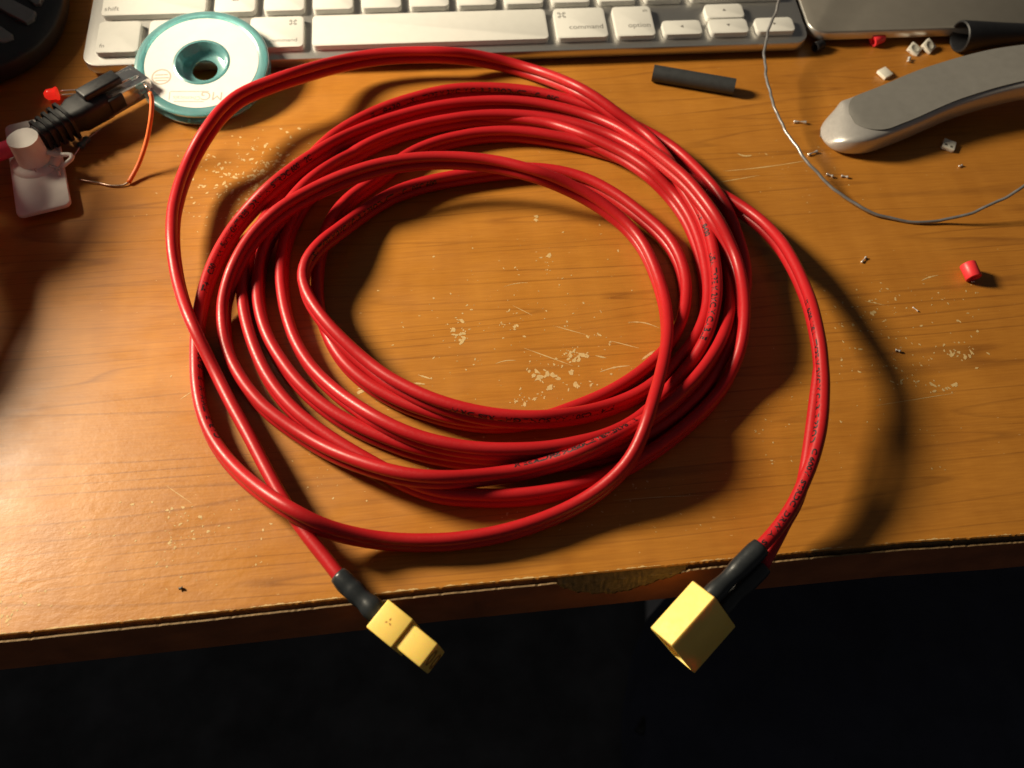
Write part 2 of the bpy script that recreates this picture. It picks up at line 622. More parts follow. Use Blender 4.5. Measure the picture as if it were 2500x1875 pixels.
# pale ragged lip along the front edge where the finish has worn through
lV, lF = [], []
lx = np.arange(-150, 175, .35)
for x in lx:
    w_ = .12 + .22 * math.sin(x * .31) * math.sin(x * .083 + 1) + .14 * math.sin(x * 1.7 + 2 * math.sin(x * .2)) + wr.uniform(-.1, .16)
    if x > 18: w_ -= .1
    y = edge_y(x) + .33
    lV += [(x, y, .02), (x, y + max(.01, w_), .02)]
for i in range(len(lx) - 1): lF.append((2 * i, 2 * i + 2, 2 * i + 3, 2 * i + 1))
lip = make('worn_lip', lV, lF, M['wear'], desk, smooth=False)

# faint things in the dark below the desk
mat_px = [(1580, 1400), (1700, 1395), (1852, 1560), (1835, 2050), (1590, 2050)]
mV = [at(px, py, -706) for px, py in mat_px] + [at(px, py, -706) + np.array([0, 0, -12]) for px, py in mat_px]
pan = make('floor_mat', mV, [(4, 3, 2, 1, 0)] + [(k, (k + 1) % 5, 5 + (k + 1) % 5, 5 + k) for k in range(5)], M['pale_panel'], None, False, loc=mV[0] * np.array([1, 1, 0]) + np.array([0, 0, -718]))
tag(pan, 'dim grey strip of floor mat in the dark below the desk', 'mat')
o_ = at(2330, 2050, -330)
V, F = [], []
for i in range(17):
    ph = math.pi * i / 16
    for k in range(32):
        a = 2 * math.pi * k / 32
        f = lambda c: math.copysign(abs(c) ** .6, c)
        V.append((o_[0] + 190 * f(math.cos(a)) * f(math.sin(ph)), o_[1] + 170 * f(math.sin(a)) * f(math.sin(ph)), o_[2] + 60 * f(math.cos(ph))))
for i in range(16):
    for k in range(32):
        F.append((i * 32 + k, i * 32 + (k + 1) % 32, (i + 1) * 32 + (k + 1) % 32, (i + 1) * 32 + k))
form_ob = make('dark_form', V, F, M['navy'], None, loc=o_)  # simple rounded solid standing in for what seem a sitter's navy knees
tag(form_ob, 'dark navy rounded cushion shape in the shadow at bottom right', 'placeholder')
P = smooth_path([at(1560, 1790, -300), at(1590, 1745, -300), at(1622, 1760, -300), at(1632, 1810, -300), at(1618, 1860, -300), at(1585, 1880, -300)], 4)
strap = make('strap_loop', *tube_mesh(P, 3.2, 10), M['black_rubber'], None, loc=P[0])
tag(strap, 'black strap loop in the dark below the desk', 'strap')

# ------------------------------------------------------------------ keyboard
KX, KY, KR, KT = -165.25, 274.29, math.radians(8.05), math.radians(7.0)
UC, KGAP, KDEP, KHALF = 19.0, 3.5, 16.4, 7.7


def kb(u, v, w):
    """keyboard frame: u right, v away, w up from the plane of the key tops"""
    vv = v * math.cos(KT) - w * math.sin(KT)
    z = 9.0 + v * math.sin(KT) + w * math.cos(KT)
    return np.array([KX + u * math.cos(KR) - vv * math.sin(KR), KY + u * math.sin(KR) + vv * math.cos(KR), z])


board = thing('keyboard', 'white and aluminium compact computer keyboard behind the red cable coil', 'keyboard', (*kb(138, 50, 0)[:2], 0))
ol = rounded_rect(283.2, 128, 6, 8, 138.0, -4.2 + 64)
make('keyboard_plate', *prism_mesh(ol, [(1.5, -7.3), (.6, -6.9), (0, -6.0), (0, -2.7), (.18, -2.45), (.4, -2.4)], kb), M['alu'], board, auto=40)


def key_part(u0, ncell, v0, dep, par=board):
    w = ncell * UC - KGAP
    cx = u0 * UC + ncell * UC / 2
    o2 = rounded_rect(w, dep, 1.7, 4, cx, v0 + dep / 2)
    return make('key', *prism_mesh(o2, [(-.12, -2.35), (-.12, -.35), (-.04, -.1), (.28, 0)], kb), M['key'], par, auto=50), cx, v0 + dep / 2


def legend(key, s, u, v, size, align='CENTER'):
    tv, tf = text_mesh(s, size, align)
    make('legend', [kb(u + a, v + b, .03) for a, b in tv], tf, M['legend'], key, smooth=False)


def poly_legend(key, strips, width, u, v, name='legend'):
    V, F = [], []
    for pts, closed in strips:
        pts = np.array(pts, float)
        m = len(pts)
        for i in range(m):
            a = pts[(i - 1) % m] if (closed or i > 0) else pts[i]
            b = pts[(i + 1) % m] if (closed or i < m - 1) else pts[i]
            t = (b - a) / max(1e-6, np.linalg.norm(b - a))
            nn = np.array([-t[1], t[0]]) * width / 2
            for sgn in (1, -1):
                q = pts[i] + nn * sgn
                V.append(kb(u + q[0], v + q[1], .03))
        k0 = len(V) - 2 * m
        for i in range(m if closed else m - 1):
            j = (i + 1) % m
            F.append((k0 + 2 * i, k0 + 2 * i + 1, k0 + 2 * j + 1, k0 + 2 * j))
    make(name, V, F, M['legend'], key, smooth=False)


def looped_square(r=.62):
    """the four-looped square on the command keys"""
    st = [([(-r, -r), (r, -r), (r, r), (-r, r)], True)]
    for sx, sy in ((1, 1), (-1, 1), (-1, -1), (1, -1)):
        st.append(([(sx * (1.7 * r) + .7 * r * math.cos(t), sy * (1.7 * r) + .7 * r * math.sin(t)) for t in np.linspace(0, 6.283, 13)[:-1]], True))
    return st


# bottom row
k_fn, _, _ = key_part(0, 1, 0, KDEP); legend(k_fn, 'fn', 4.0, 2.6, 2.6)
k_ct, _, _ = key_part(1, 1, 0, KDEP); legend(k_ct, 'control', 28.2, 2.6, 2.6)
k_op, _, _ = key_part(2, 1, 0, KDEP); legend(k_op, 'option', 48.0, 2.6, 2.6); legend(k_op, 'alt', 51.8, 12.6, 2.0)
k_cl, _, _ = key_part(3, 1.25, 0, KDEP); legend(k_cl, 'command', 71.5, 2.6, 2.7); poly_legend(k_cl, looped_square(.55), .28, 75.0, 13.0)
key_part(4.25, 5, 0, KDEP)
k_cr, _, _ = key_part(9.25, 1.25, 0, KDEP); legend(k_cr, 'command', 189.6, 4.6, 3.5); poly_legend(k_cr, looped_square(.62), .3, 180.5, 12.6)
k_or, _, _ = key_part(10.5, 1, 0, KDEP); legend(k_or, 'option', 211.0, 4.6, 3.5); legend(k_or, 'alt', 214.5, 13.2, 2.2)
for u0, v0, tri in ((11.5, 0, [(.55, .8), (-.75, 0), (.55, -.8)]), (12.5, 0, [(-.8, .55), (.8, .55), (0, -.75)]), (13.5, 0, [(-.55, .8), (.75, 0), (-.55, -.8)]), (12.5, KHALF + .9, [(-.8, -.55), (.8, -.55), (0, .75)])):
    k, cx, cy = key_part(u0, 1, v0, KHALF)
    make('arrow_mark', [kb(cx + a, cy + b + .4, .03) for a, b in tri], [(0, 1, 2) if tri[0][0] < 0 and tri[1][0] > 0 else (0, 1, 2)], M['legend'], k, smooth=False)
# shift row
v2 = KDEP + KGAP
k_sh, _, _ = key_part(0, 2.25, v2, 15.5); legend(k_sh, 'shift', 2.6, v2 + 2.4, 3.3, 'LEFT')
for i, ch in enumerate('ZXCVBNM,./'):
    k, cx, cy = key_part(2.25 + i, 1, v2, 15.5)
    legend(k, ch, cx, cy - 1.6, 4.6)
k_sr, _, _ = key_part(12.25, 2.25, v2, 15.5); legend(k_sr, 'shift', 272.5, v2 + 2.4, 3.3, 'RIGHT')

# ------------------------------------------------------------------ trackpad
pad = thing('trackpad', 'grey flat trackpad beside the right end of the keyboard', 'trackpad', (*kb(345, 60, 0)[:2], 0))
ol = rounded_rect(130, 126, 7, 8, 281.4 + 65, 1.0 + 63)
make('trackpad_body', *prism_mesh(ol, [(1.6, -7.4), (.7, -7.0), (0, -6.2), (0, -3.0), (.2, -2.75)], kb), M['alu'], pad, auto=40)
ol = rounded_rect(129.4, 125.4, 6.8, 8, 281.4 + 65, 1.0 + 63)
make('touch_surface', *prism_mesh(ol, [(0, -2.78), (0, -2.5), (.15, -2.4)], kb), M['alu_dark'], pad, auto=40)

# ------------------------------------------------------------------ red two-core cable
CABLE = """
-403,758,82 -444,801,81 -486,844,81 -526,889,80 -564,936,79 -600,985,77 -635,1035,76 -670,1085,74 -705,1135,73 -741,1185,71 -777,1235,70 -811,1285,69 
-843,1334,71 -872,1379,80 -898,1419,95 -924,1459,109 -953,1505,114 -985,1560,109 -1016,1618,102 -1043,1674,100 -1063,1724,104 -1079,1772,114 
-1093,1823,120 -1107,1879,120 -1118,1937,120 -1124,1996,120 -1128,2055,120 -1128,2112,121 -1123,2164,127 -1111,2208,140 -1094,2246,157 -1075,2289,169 
-1059,2341,172 -1039,2396,170 -1012,2445,170 -974,2486,170 -929,2520,171 -882,2552,173 -837,2591,168 -795,2644,152 -753,2699,133 -706,2745,118 
-654,2778,111 -598,2799,110 -541,2814,110 -483,2825,110 -425,2832,110 -366,2836,111 -307,2843,106 -250,2857,94 -192,2868,80 -135,2873,67 -77,2872,56 
-20,2856,53 37,2822,61 90,2772,79 141,2714,100 189,2665,113 236,2629,112 279,2598,105 321,2567,95 364,2542,81 407,2511,70 446,2467,68 476,2407,76 
500,2337,91 519,2267,104 540,2204,111 562,2148,112 582,2092,113 598,2036,112 608,1979,112 614,1919,113 617,1860,113 618,1801,113 615,1742,113 
608,1685,112 596,1630,108 581,1579,101 560,1534,89 535,1494,73 504,1454,60 470,1409,54 433,1361,53 394,1314,55 348,1267,65 296,1224,81 241,1188,99 
184,1164,108 127,1146,112 69,1135,114 10,1129,115 -49,1126,115 -108,1127,115 -166,1133,116 -223,1145,115 -279,1163,115 -333,1188,113 -386,1220,106 
-440,1261,90 -493,1306,72 -543,1353,59 -587,1399,53 -624,1447,53 -656,1498,53 -683,1552,53 -707,1608,53 -727,1666,53 -743,1724,53 -754,1784,53 
-761,1844,53 -762,1905,53 -758,1965,52 -748,2025,53 -734,2084,53 -714,2141,53 -689,2197,52 -661,2254,48 -625,2303,48 -584,2344,53 -540,2385,53 
-492,2422,53 -441,2456,53 -388,2485,53 -333,2511,53 -276,2531,53 -218,2548,53 -158,2559,53 -98,2566,53 -37,2569,53 24,2567,53 84,2559,53 143,2547,53 
201,2529,53 258,2508,53 312,2479,55 362,2436,64 408,2387,74 451,2344,76 492,2305,70 529,2265,62 561,2221,55 589,2169,53 614,2113,53 635,2057,53 
654,1999,53 669,1940,53 677,1880,53 678,1819,54 671,1751,63 656,1678,80 636,1607,96 614,1545,104 587,1490,106 557,1441,105 522,1394,103 483,1350,104 
441,1307,105 396,1267,107 348,1226,116 297,1184,129 246,1151,135 196,1127,128 144,1111,110 90,1098,94 34,1084,84 -24,1069,85 -82,1053,95 -140,1040,107 
-198,1034,115 -257,1037,115 -316,1049,110 -375,1068,100 -434,1092,87 -493,1122,71 -550,1156,59 -604,1190,53 -655,1224,53 -702,1260,53 -745,1303,53 
-783,1349,53 -818,1399,53 -848,1452,53 -871,1507,53 -887,1561,58 -894,1610,71 -890,1655,89 -881,1700,107 -869,1750,117 -854,1800,124 -832,1847,134 
-803,1889,145 -769,1929,155 -732,1973,156 -693,2017,153 -651,2056,153 -604,2088,157 -555,2116,160 -504,2143,160 -451,2165,160 -396,2182,160 
-340,2194,160 -283,2202,160 -225,2206,160 -168,2206,160 -111,2201,160 -54,2189,161 1,2173,161 56,2160,156 109,2153,141 162,2143,123 212,2128,107 
260,2107,91 304,2080,76 345,2048,63 380,2006,55 408,1954,53 429,1897,53 445,1838,53 456,1775,58 461,1705,70 459,1629,89 452,1554,110 441,1485,125 
427,1417,139 411,1350,154 393,1286,166 376,1229,169 360,1182,157 341,1141,136 315,1103,114 281,1069,94 241,1038,74 195,1008,60 145,979,54 91,952,53 
34,929,53 -23,911,53 -82,897,53 -142,886,53 -202,880,53 -263,877,54 -322,876,62 -379,876,80 -432,878,104 -482,885,128 -533,903,141 -586,932,133 
-643,973,111 -699,1021,86 -750,1071,66 -795,1121,55 -833,1171,53 -864,1223,53 -889,1277,53 -910,1334,53 -927,1393,53 -942,1452,53 -954,1511,53 
-963,1571,53 -969,1632,53 -972,1692,53 -971,1753,53 -966,1814,53 -957,1874,53 -942,1930,56 -919,1978,66 -889,2017,83 -856,2052,102 -822,2092,114 
-790,2141,114 -758,2196,108 -724,2252,99 -689,2309,89 -652,2367,75 -610,2422,62 -564,2467,55 -514,2503,53 -461,2533,53 -407,2561,53 -352,2586,53 
-295,2607,53 -236,2624,53 -177,2636,53 -117,2644,53 -56,2647,53 4,2645,53 65,2637,53 124,2624,53 182,2606,53 238,2580,55 290,2541,64 338,2492,77 
381,2435,92 420,2371,113 456,2303,135 491,2239,152 523,2180,165 553,2124,172 579,2071,175 604,2020,175 629,1975,167 653,1937,150 673,1898,131 
688,1853,119 696,1799,113 697,1740,113 694,1680,115 688,1623,113 680,1570,106 670,1523,92 655,1480,75 634,1436,61 604,1390,54 567,1343,53 525,1298,53 
482,1256,53 437,1215,53 390,1177,53 341,1141,53 289,1109,53 235,1083,53 178,1061,53 120,1044,53 61,1031,53 1,1022,53 -59,1018,53 -120,1017,53 
-180,1022,53 -238,1037,53 -293,1060,53 -348,1087,53 -402,1115,53 -455,1144,53 -507,1176,53 -557,1210,53 -605,1247,53 -649,1288,53 -689,1333,53 
-725,1382,53 -757,1434,53 -785,1487,53 -811,1543,53 -833,1599,53 -850,1657,53 -862,1717,53 -868,1777,53 -868,1837,53 -862,1897,53 -851,1957,53 
-837,2016,53 -820,2075,53 -801,2133,53 -782,2190,53 -763,2248,53 -741,2305,53 -715,2359,53 -684,2411,53 -646,2459,53 -605,2503,53 -561,2544,53 
-513,2582,53 -462,2615,53 -409,2644,53 -354,2671,53 -297,2692,53 -239,2707,53 -179,2716,53 -118,2720,53 -58,2719,53 3,2713,53 62,2702,53 121,2685,53 
178,2665,52 234,2640,53 288,2613,53 341,2584,53 392,2550,53 442,2515,53 490,2478,53 534,2436,54 571,2383,60 602,2322,70 630,2259,80 657,2204,82 
681,2156,74 701,2109,63 715,2058,55 725,2000,53 733,1940,53 736,1880,53 732,1820,53 721,1760,53 704,1702,53 685,1645,53 662,1588,53 637,1533,53 
609,1479,53 579,1426,53 544,1377,53 504,1332,53 460,1290,53 412,1252,53 363,1218,53 310,1188,53 255,1164,52 197,1147,53 138,1136,53 77,1130,53 
17,1126,53 -44,1125,53 -105,1126,53 -165,1132,53 -225,1142,53 -283,1157,53 -341,1177,53 -397,1199,53 -452,1225,53 -505,1255,53 -554,1290,53 
-600,1329,53 -642,1372,53 -681,1419,53 -717,1468,53 -748,1520,53 -773,1575,53 -793,1632,53 -808,1691,53 -818,1751,53 -823,1808,56 -819,1859,66 
-806,1903,83 -786,1944,102 -764,1989,113 -742,2041,116 -717,2095,115 -687,2152,108 -655,2217,90 -622,2291,61 -581,2351,43 -534,2394,38 -485,2434,33 
-433,2471,29 -379,2502,27 -323,2528,26 -265,2547,26 -205,2561,28 -144,2568,31 -83,2568,35 -22,2562,40 38,2549,45 98,2531,50 154,2494,64 208,2455,76 
260,2424,78 311,2392,77 359,2355,79 403,2311,83 445,2268,83 484,2235,70 519,2199,56 547,2148,53 569,2091,53 584,2033,53 595,1973,53 602,1913,53 
606,1852,53 606,1791,53 601,1731,53 588,1672,53 567,1616,53 539,1563,53 504,1514,53 465,1467,53 425,1422,53 380,1382,53 329,1348,54 274,1317,61 
217,1288,74 157,1263,91 98,1245,104 39,1236,110 -20,1234,113 -78,1239,114 -136,1250,115 -192,1267,114 -247,1290,111 -301,1319,106 -354,1351,101 
-403,1387,97 -449,1423,99 -491,1458,106 -531,1496,111 -569,1538,114 -605,1586,113 -636,1638,110 -656,1692,110 -658,1745,113 -644,1799,114 
-620,1857,107 -590,1921,89 -558,1986,70 -522,2044,58 -482,2094,53 -438,2135,53 -388,2169,53 -335,2197,53 -279,2220,53 -221,2240,53 -163,2257,53 
-104,2273,53 -45,2286,53 15,2293,53 75,2292,53 135,2282,53 192,2264,53 246,2237,53 296,2203,53 343,2165,53 387,2122,53 428,2078,53 467,2031,53 
498,1980,53 519,1924,53 531,1866,53 535,1805,53 531,1745,53 521,1685,53 504,1627,53 480,1573,53 447,1523,53 407,1478,53 363,1436,53 316,1398,53 
267,1363,53 215,1332,53 161,1303,53 107,1277,53 50,1258,53 -9,1246,53 -70,1242,53 -130,1246,53 -189,1256,53 -247,1273,53 -304,1294,53 -358,1321,53 
-410,1352,53 -458,1389,53 -501,1431,53 -538,1479,53 -569,1531,53 -593,1586,53 -613,1643,53 -627,1702,53 -636,1762,53 -641,1823,53 -641,1883,53 
-637,1943,53 -626,2003,53 -607,2059,53 -578,2111,53 -540,2158,53 -502,2205,53 -467,2254,53 -431,2303,53 -390,2347,53 -343,2384,53 -291,2415,53 
-235,2439,53 -178,2459,53 -119,2472,53 -59,2479,53 2,2478,53 62,2472,53 122,2462,52 181,2449,52 239,2431,53 297,2412,53 354,2390,53 410,2367,53 
465,2342,52 520,2315,52 573,2284,53 625,2251,56 674,2213,60 720,2172,64 763,2126,68 799,2071,78 827,2007,93 847,1938,112 860,1866,129 869,1798,142 
874,1730,154 876,1662,167 874,1595,179 873,1534,184 874,1479,181 872,1426,176 868,1371,173 860,1317,170 850,1263,166 838,1212,159 822,1163,151 
803,1115,142 780,1067,133 756,1020,124 728,975,116 696,932,107 659,891,100 
"""
cp = np.array([[float(q) / 10 for q in t.split(',')] for t in CABLE.split()])
cup_L_u, cup_L_l = np.array([-29.0, 66.9, 6.9]), np.array([-28.5, 68.0, -.2])
cup_R_u, cup_R_l = np.array([52.5, 76.6, 6.1]), np.array([56.2, 75.4, .05])
cable = thing('power_cable', 'long red two-core cable coiled on the desk with yellow plugs at both ends', 'cable', (10, 190, 0))
RW = 1.78
upper = smooth_path(np.vstack([cp]), 2.6)
_i = np.arange(len(upper))
upper = upper + np.stack([.10 * np.sin(_i * .31) + .08 * np.sin(_i * .113 + 1), .09 * np.sin(_i * .23 + 2) + .07 * np.sin(_i * .41), .05 * np.sin(_i * .19)], 1)
T, _b, _n = frames(upper)
# the second core hangs under the first, leaning a little this way and that
s_len = np.concatenate([[0], np.cumsum(np.linalg.norm(np.diff(upper, axis=0), axis=1))])
lean = .08 * np.sin(s_len / 83.0) + .05 * np.sin(s_len / 37.0 + 1.3)
dn = np.zeros_like(upper)
for i in range(len(upper)):
    side = unit(np.cross(T[i], (0, 0, 1)))
    d_ = -np.array([0, 0, 1.0]) * math.cos(lean[i]) + side * math.sin(lean[i])
    dn[i] = unit(d_ - T[i] * (d_ @ T[i]))
lower = upper + dn * 3.25
lower[:, 2] = np.maximum(lower[:, 2], np.where([q[1] > edge_y(q[0]) for q in lower], 1.8, -50))
end_split = at(1860, 1385, 4.6)
fade_i = np.clip((s_len - (s_len[-1] - 26)) / 26, 0, 1)
up_end = np.vstack([upper, (upper[-1] + (cup_R_u - upper[-1]) * .25)[None]])
up_start = upper[0] + (cup_L_u - upper[0]) * .3
lo_start = lower[0] + (cup_L_l - lower[0]) * .3
k_split = int(np.searchsorted(s_len, s_len[-1] - 24))
lower_tail = smooth_path([lower[k_split - 14], lower[k_split], lower[k_split] * .45 + end_split * .55 + np.array([.8, .4, -.2]), end_split], 2.0)
lower_path = np.vstack([lo_start[None], lower[:k_split - 14], lower_tail])
upper_path = np.vstack([up_start[None], up_end])
make('wire', *tube_mesh(upper_path, RW, 16), M['red'], cable)
make('wire', *tube_mesh(lower_path, RW * .95, 16), M['red'], cable)


# black shrink sleeves on the four solder joints
def sleeve(a, b, name='shrink_sleeve', sag=0.0, radii=(2.25, 2.5, 2.52, 2.42, 2.62, 2.5, 2.3, 2.45, 2.85, 2.9, 2.5, 2.2)):
    a, b = np.array(a), np.array(b)
    t = np.linspace(0, 1, len(radii))
    P = [a + (b - a) * s + np.array([0, 0, sag * math.sin(math.pi * s)]) for s in t]
    P = smooth_path(P, .7)
    rr = np.interp(np.linspace(0, 1, len(P)), t, radii)
    V, F = tube_mesh(P, rr, 20, True)
    return make(name, V, F, M['sleeve'], cable)


tL = unit(cup_L_u - upper[0])
sleeve(upper[0] - tL * .5, cup_L_u + tL * .5)
sleeve(lower[0] - tL * .5, cup_L_l + tL * .5)
sleeve(upper[-1], cup_R_u + unit(cup_R_u - upper[-1]) * .6, radii=(2.5, 2.75, 2.75, 2.72, 2.7, 2.62, 2.3, 2.2, 2.3, 2.6, 2.6, 2.4))
sleeve(end_split + np.array([.3, .5, .2]), cup_R_l, radii=(2.5, 2.7, 2.7, 2.7, 2.65, 2.6, 2.4, 2.2, 2.3, 2.5, 2.5, 2.3))

# printing on the jacket
c_s = s_len


def jacket_print(px, py, zsel, length, text, phi, size=2.3, flip=False, gaps=True):
    """lettering wrapped on the upper core; phi = turn (degrees) about the core from the side that faces the camera"""
    tgt = at(px, py, zsel)
    i0 = int(np.argmin(np.linalg.norm(upper - tgt, axis=1)))
    tv, tf = text_mesh(text, size, 'LEFT', True)
    wmax = max(a for a, b in tv)
    sc = length / wmax
    ym = size * .36
    V = []
    for a, b in tv:
        aa, bb = (a * sc, b - ym)
        if flip: aa, bb = length - aa, -bb
        s = c_s[i0] + aa
        q = np.array([np.interp(s, c_s, upper[:, k]) for k in range(3)])
        t = np.array([np.interp(s, c_s, T[:, k]) for k in range(3)])
        t = unit(t)
        view = unit(CAM - q)
        n0 = unit(view - t * (view @ t))
        m0 = np.cross(n0, t)
        ang = math.radians(phi) + bb / RW
        V.append(q + (RW + .03) * (math.cos(ang) * n0 + math.sin(ang) * m0))
    make('printing', V, tf, M['print'], cable, smooth=False)


TXT = 'USA  E5MIL  14 AWG 2C  CABLE 105C 600V  FT4'
PR = []
jacket_print(905, 272, 8, 13, 'E118430', -42, 2.9)
jacket_print(1000, 240, 8, 60, 'USA  TYPE M 2MC  Y CABLE PRODUCT INC  105C', -40, 2.9)
jacket_print(497, 700, 8, 66, 'FT4 II  C50V  AA  SUNLIGHT RES  DRW A  STRDC 600V  2C', -14, 2.8)
jacket_print(515, 1061, 9, 32, 'CABLE  TMM M  E118430', -48, 2.8)
jacket_print(1721, 532, 10, 11, "L'E118430", -22, 2.5)
jacket_print(1742, 625, 10, 34, 'USA  TYPE M 2MC Y CABLE', -24, 2.8)
jacket_print(1980, 735, 15, 9, "L'E118430", -55, 2.5)
jacket_print(1999, 815, 15, 40, 'USA  TYPE M 2MC Y CABLE PROD', -58, 2.8)
jacket_print(1992, 1100, 14, 40, 'C 600V  STRDC  DRW A  SUN RES', -4, 1.7)
jacket_print(1500, 985, 9, 48, 'FT4 II C50V AA SUNLIGHT RES DRW', 46, 2.2)
jacket_print(1560, 1022, 12, 32, 'E118430 USA TYPE M 2MC Y', -52, 2.2)
jacket_print(1500, 1068, 12, 30, 'CABLE 105C USA TYPE M', -50, 2.2)
jacket_print(742, 636, 9, 62, 'USA TYPE M 2MC Y CABLE PRODUCT INC 105C 600V', -46, 3.0)

# yellow plugs
R_R = np.array([[-.658, .55, -.514], [-.705, -.691, .163], [-.266, .469, .842]]); t_R = np.array([50.23, 77.3, 9.78])
R_L = np.array([[.822, .566, -.066], [-.569, .808, -.155], [-.034, .165, .986]]); t_L = np.array([-29.3, 66.23, 11.21])
for R_ in (R_R, R_L):
    for k in range(3):
        for j in range(k): R_[:, k] -= R_[:, j] * (R_[:, k] @ R_[:, j])
        R_[:, k] /= np.linalg.norm(R_[:, k])


def plug_box(name, R_, t_, x0, x1, wy, z0, z1, bev, mat, par):
    c = t_ + R_ @ np.array([(x0 + x1) / 2, 0, (z0 + z1) / 2])
    return make(name, *box_mesh((x1 - x0, wy, z1 - z0), bev, (c, R_[:, 0], R_[:, 1], R_[:, 2]), 2), mat, par, auto=60)


# plug with an open shroud (right)
def shroud(name, R_, t_, par):
    wy, h, ln, wall, dep = 8.1, 15.9, 16.0, 1.0, 9.0
    V, F = [], []
    def ring(x, iy, cham=1.1):
        a, zt, zb = wy / 2 - iy, -iy, -h + iy
        c = .35
        pts = [(-a + c, zt), (a - c, zt), (a, zt - c), (a, zb + c), (a - c, zb), (-a + c, zb), (-a, zb + c), (-a, zt - c)]
        k = len(V)
        for y, z in pts: V.append(t_ + R_ @ np.array([x, y, z]))
        return list(range(k, k + 8))
    rings = [ring(0, .25), ring(.25, 0), ring(ln - .2, 0), ring(ln, .2), ring(ln, wall - .1), ring(ln - dep, wall)]
    for a, b in zip(rings[:-1], rings[1:]):
        for k in range(8): F.append((a[k], a[(k + 1) % 8], b[(k + 1) % 8], b[k]))
    F.append(tuple(reversed(rings[0])))
    F.append(tuple(rings[-1]))
    return make(name, V, F, M['yellow'], par, auto=45)


plug_r = shroud('yellow_plug', R_R, t_R, cable)
plug_r['label'] = 'yellow plug with an open shroud, at the right'
for zc in (-4.35, -11.55):
    a = t_R + R_R @ np.array([7.2, 0, zc]); b = t_R + R_R @ np.array([14.5, 0, zc])
    make('contact_pin', *tube_mesh(smooth_path([a, (a + b) / 2, b], 1), 1.7, 12), M['gold'], plug_r)
# plug with a stepped nose (left)
plug_l = plug_box('yellow_plug', R_L, t_L, 0, 8.0, 8.1, -15.9, 0, .3, M['yellow'], cable)
plug_l['label'] = 'yellow plug with a stepped nose, at the left'
nose = plug_box('plug_nose', R_L, t_L, 8.0, 16.2, 6.7, -15.1, -.75, .4, M['yellow'], plug_l)
# three small diamonds moulded into the top
V, F = [], []
for ang in (90, 210, 330):
    a = math.radians(ang + 8)
    d1, d2 = np.array([math.cos(a), math.sin(a)]), np.array([-math.sin(a), math.cos(a)])
    k0 = len(V)
    for r_, w_ in ((.22, 0), (.62, .26), (1.05, 0), (.62, -.26)):
        q = d1 * r_ + d2 * w_
        V.append(t_L + R_L @ np.array([3.7 + q[0], .1 + q[1], .025]))
    F.append((k0, k0 + 1, k0 + 2, k0 + 3))
make('maker_mark', V, F, M['brown_mark'], plug_l, smooth=False)
for zc in (-4.35, -11.55):
    q0, q1 = t_L + R_L @ np.array([16.1, 0, zc]), t_L + R_L @ np.array([16.35, 0, zc])
    make('socket', *lathe_mesh([(1.6, 0), (1.6, .3), (2.2, .3), (2.2, 0)], q0, R_L[:, 0], 20), M['brown_mark'], nose)

# ------------------------------------------------------------------ solder-wick spool
TS = math.radians(12.5)
sn = unit((math.sin(KR) * math.sin(TS), -math.cos(KR) * math.sin(TS), math.cos(TS)))
sc_ = at(492.6, 152, 11.0)
spool = thing('wire_spool', 'round translucent teal spool with a white label leaning on the keyboard', 'spool', (sc_[0], sc_[1], 0))
prof = [(9.7, .25), (10.4, .25), (10.7, 0), (21.6, 0), (22.0, .4), (24.6, .3), (25.2, 0), (25.4, -.4), (25.2, -.9), (24.6, -1.2), (21.5, -1.5), (21.2, -2.2), (21.2, -3.6), (24.4, -3.9), (25.2, -4.3), (25.2, -4.9), (24.8, -5.3), (5.3, -5.3), (4.9, -5.0), (4.9, -4.2), (7.6, -4.0), (8.6, -3.2), (9.4, -.2)]
prof = [(r_ * .965, h_) for r_, h_ in prof]
make('spool_body', *lathe_mesh(prof, sc_, sn, 96, True), M['teal'], spool, auto=50)
make('wound_braid', *lathe_mesh([(21.3, -1.7), (22.6, -2.0), (22.8, -2.6), (22.6, -3.3), (21.3, -3.5)], sc_, sn, 72), M['braid'], spool)
su = unit(np.array([math.cos(KR), math.sin(KR), 0]) - sn * (np.array([math.cos(KR), math.sin(KR), 0]) @ sn))
sv = np.cross(sn, su)


def on_label(a, b, h=.12): return sc_ + su * a + sv * b + sn * h


lab = make('paper_label', *lathe_mesh([(10.4, .06), (10.4, .1), (20.7, .1), (20.7, .06)], sc_, sn, 96), M['label'], spool, auto=40)


def label_text(s, size, a, b, rot=180.0, squash=1.0):
    tv, tf = text_mesh(s, size)
    c, sn_ = math.cos(math.radians(rot)), math.sin(math.radians(rot))
    make('lettering', [on_label(a + (x * c - y * squash * sn_), b + (x * sn_ + y * squash * c)) for x, y in tv], tf, M['label_ink'], lab, smooth=False)


def label_bar(a0, b0, a1, b1, w):
    d = unit((a1 - a0, b1 - b0, 0)); nn = np.array([-d[1], d[0]]) * w / 2
    q = [(a0 + nn[0], b0 + nn[1]), (a0 - nn[0], b0 - nn[1]), (a1 - nn[0], b1 - nn[1]), (a1 + nn[0], b1 + nn[1])]
    make('logo_bar', [on_label(*p_) for p_ in q], [(0, 1, 2, 3)], M['label_ink'], lab, smooth=False)


label_text('MG', 5.4, 4.3, -13.9, 176)
label_text('Chemicals', 2.4, -4.6, -15.4, 176)
label_bar(-10.6, -13.0, 3.2, -13.6, .35)
label_bar(-9.2, -17.5, 1.6, -18.1, .35)
label_bar(-10.8, -13.2, -10.9, -16.8, .35)
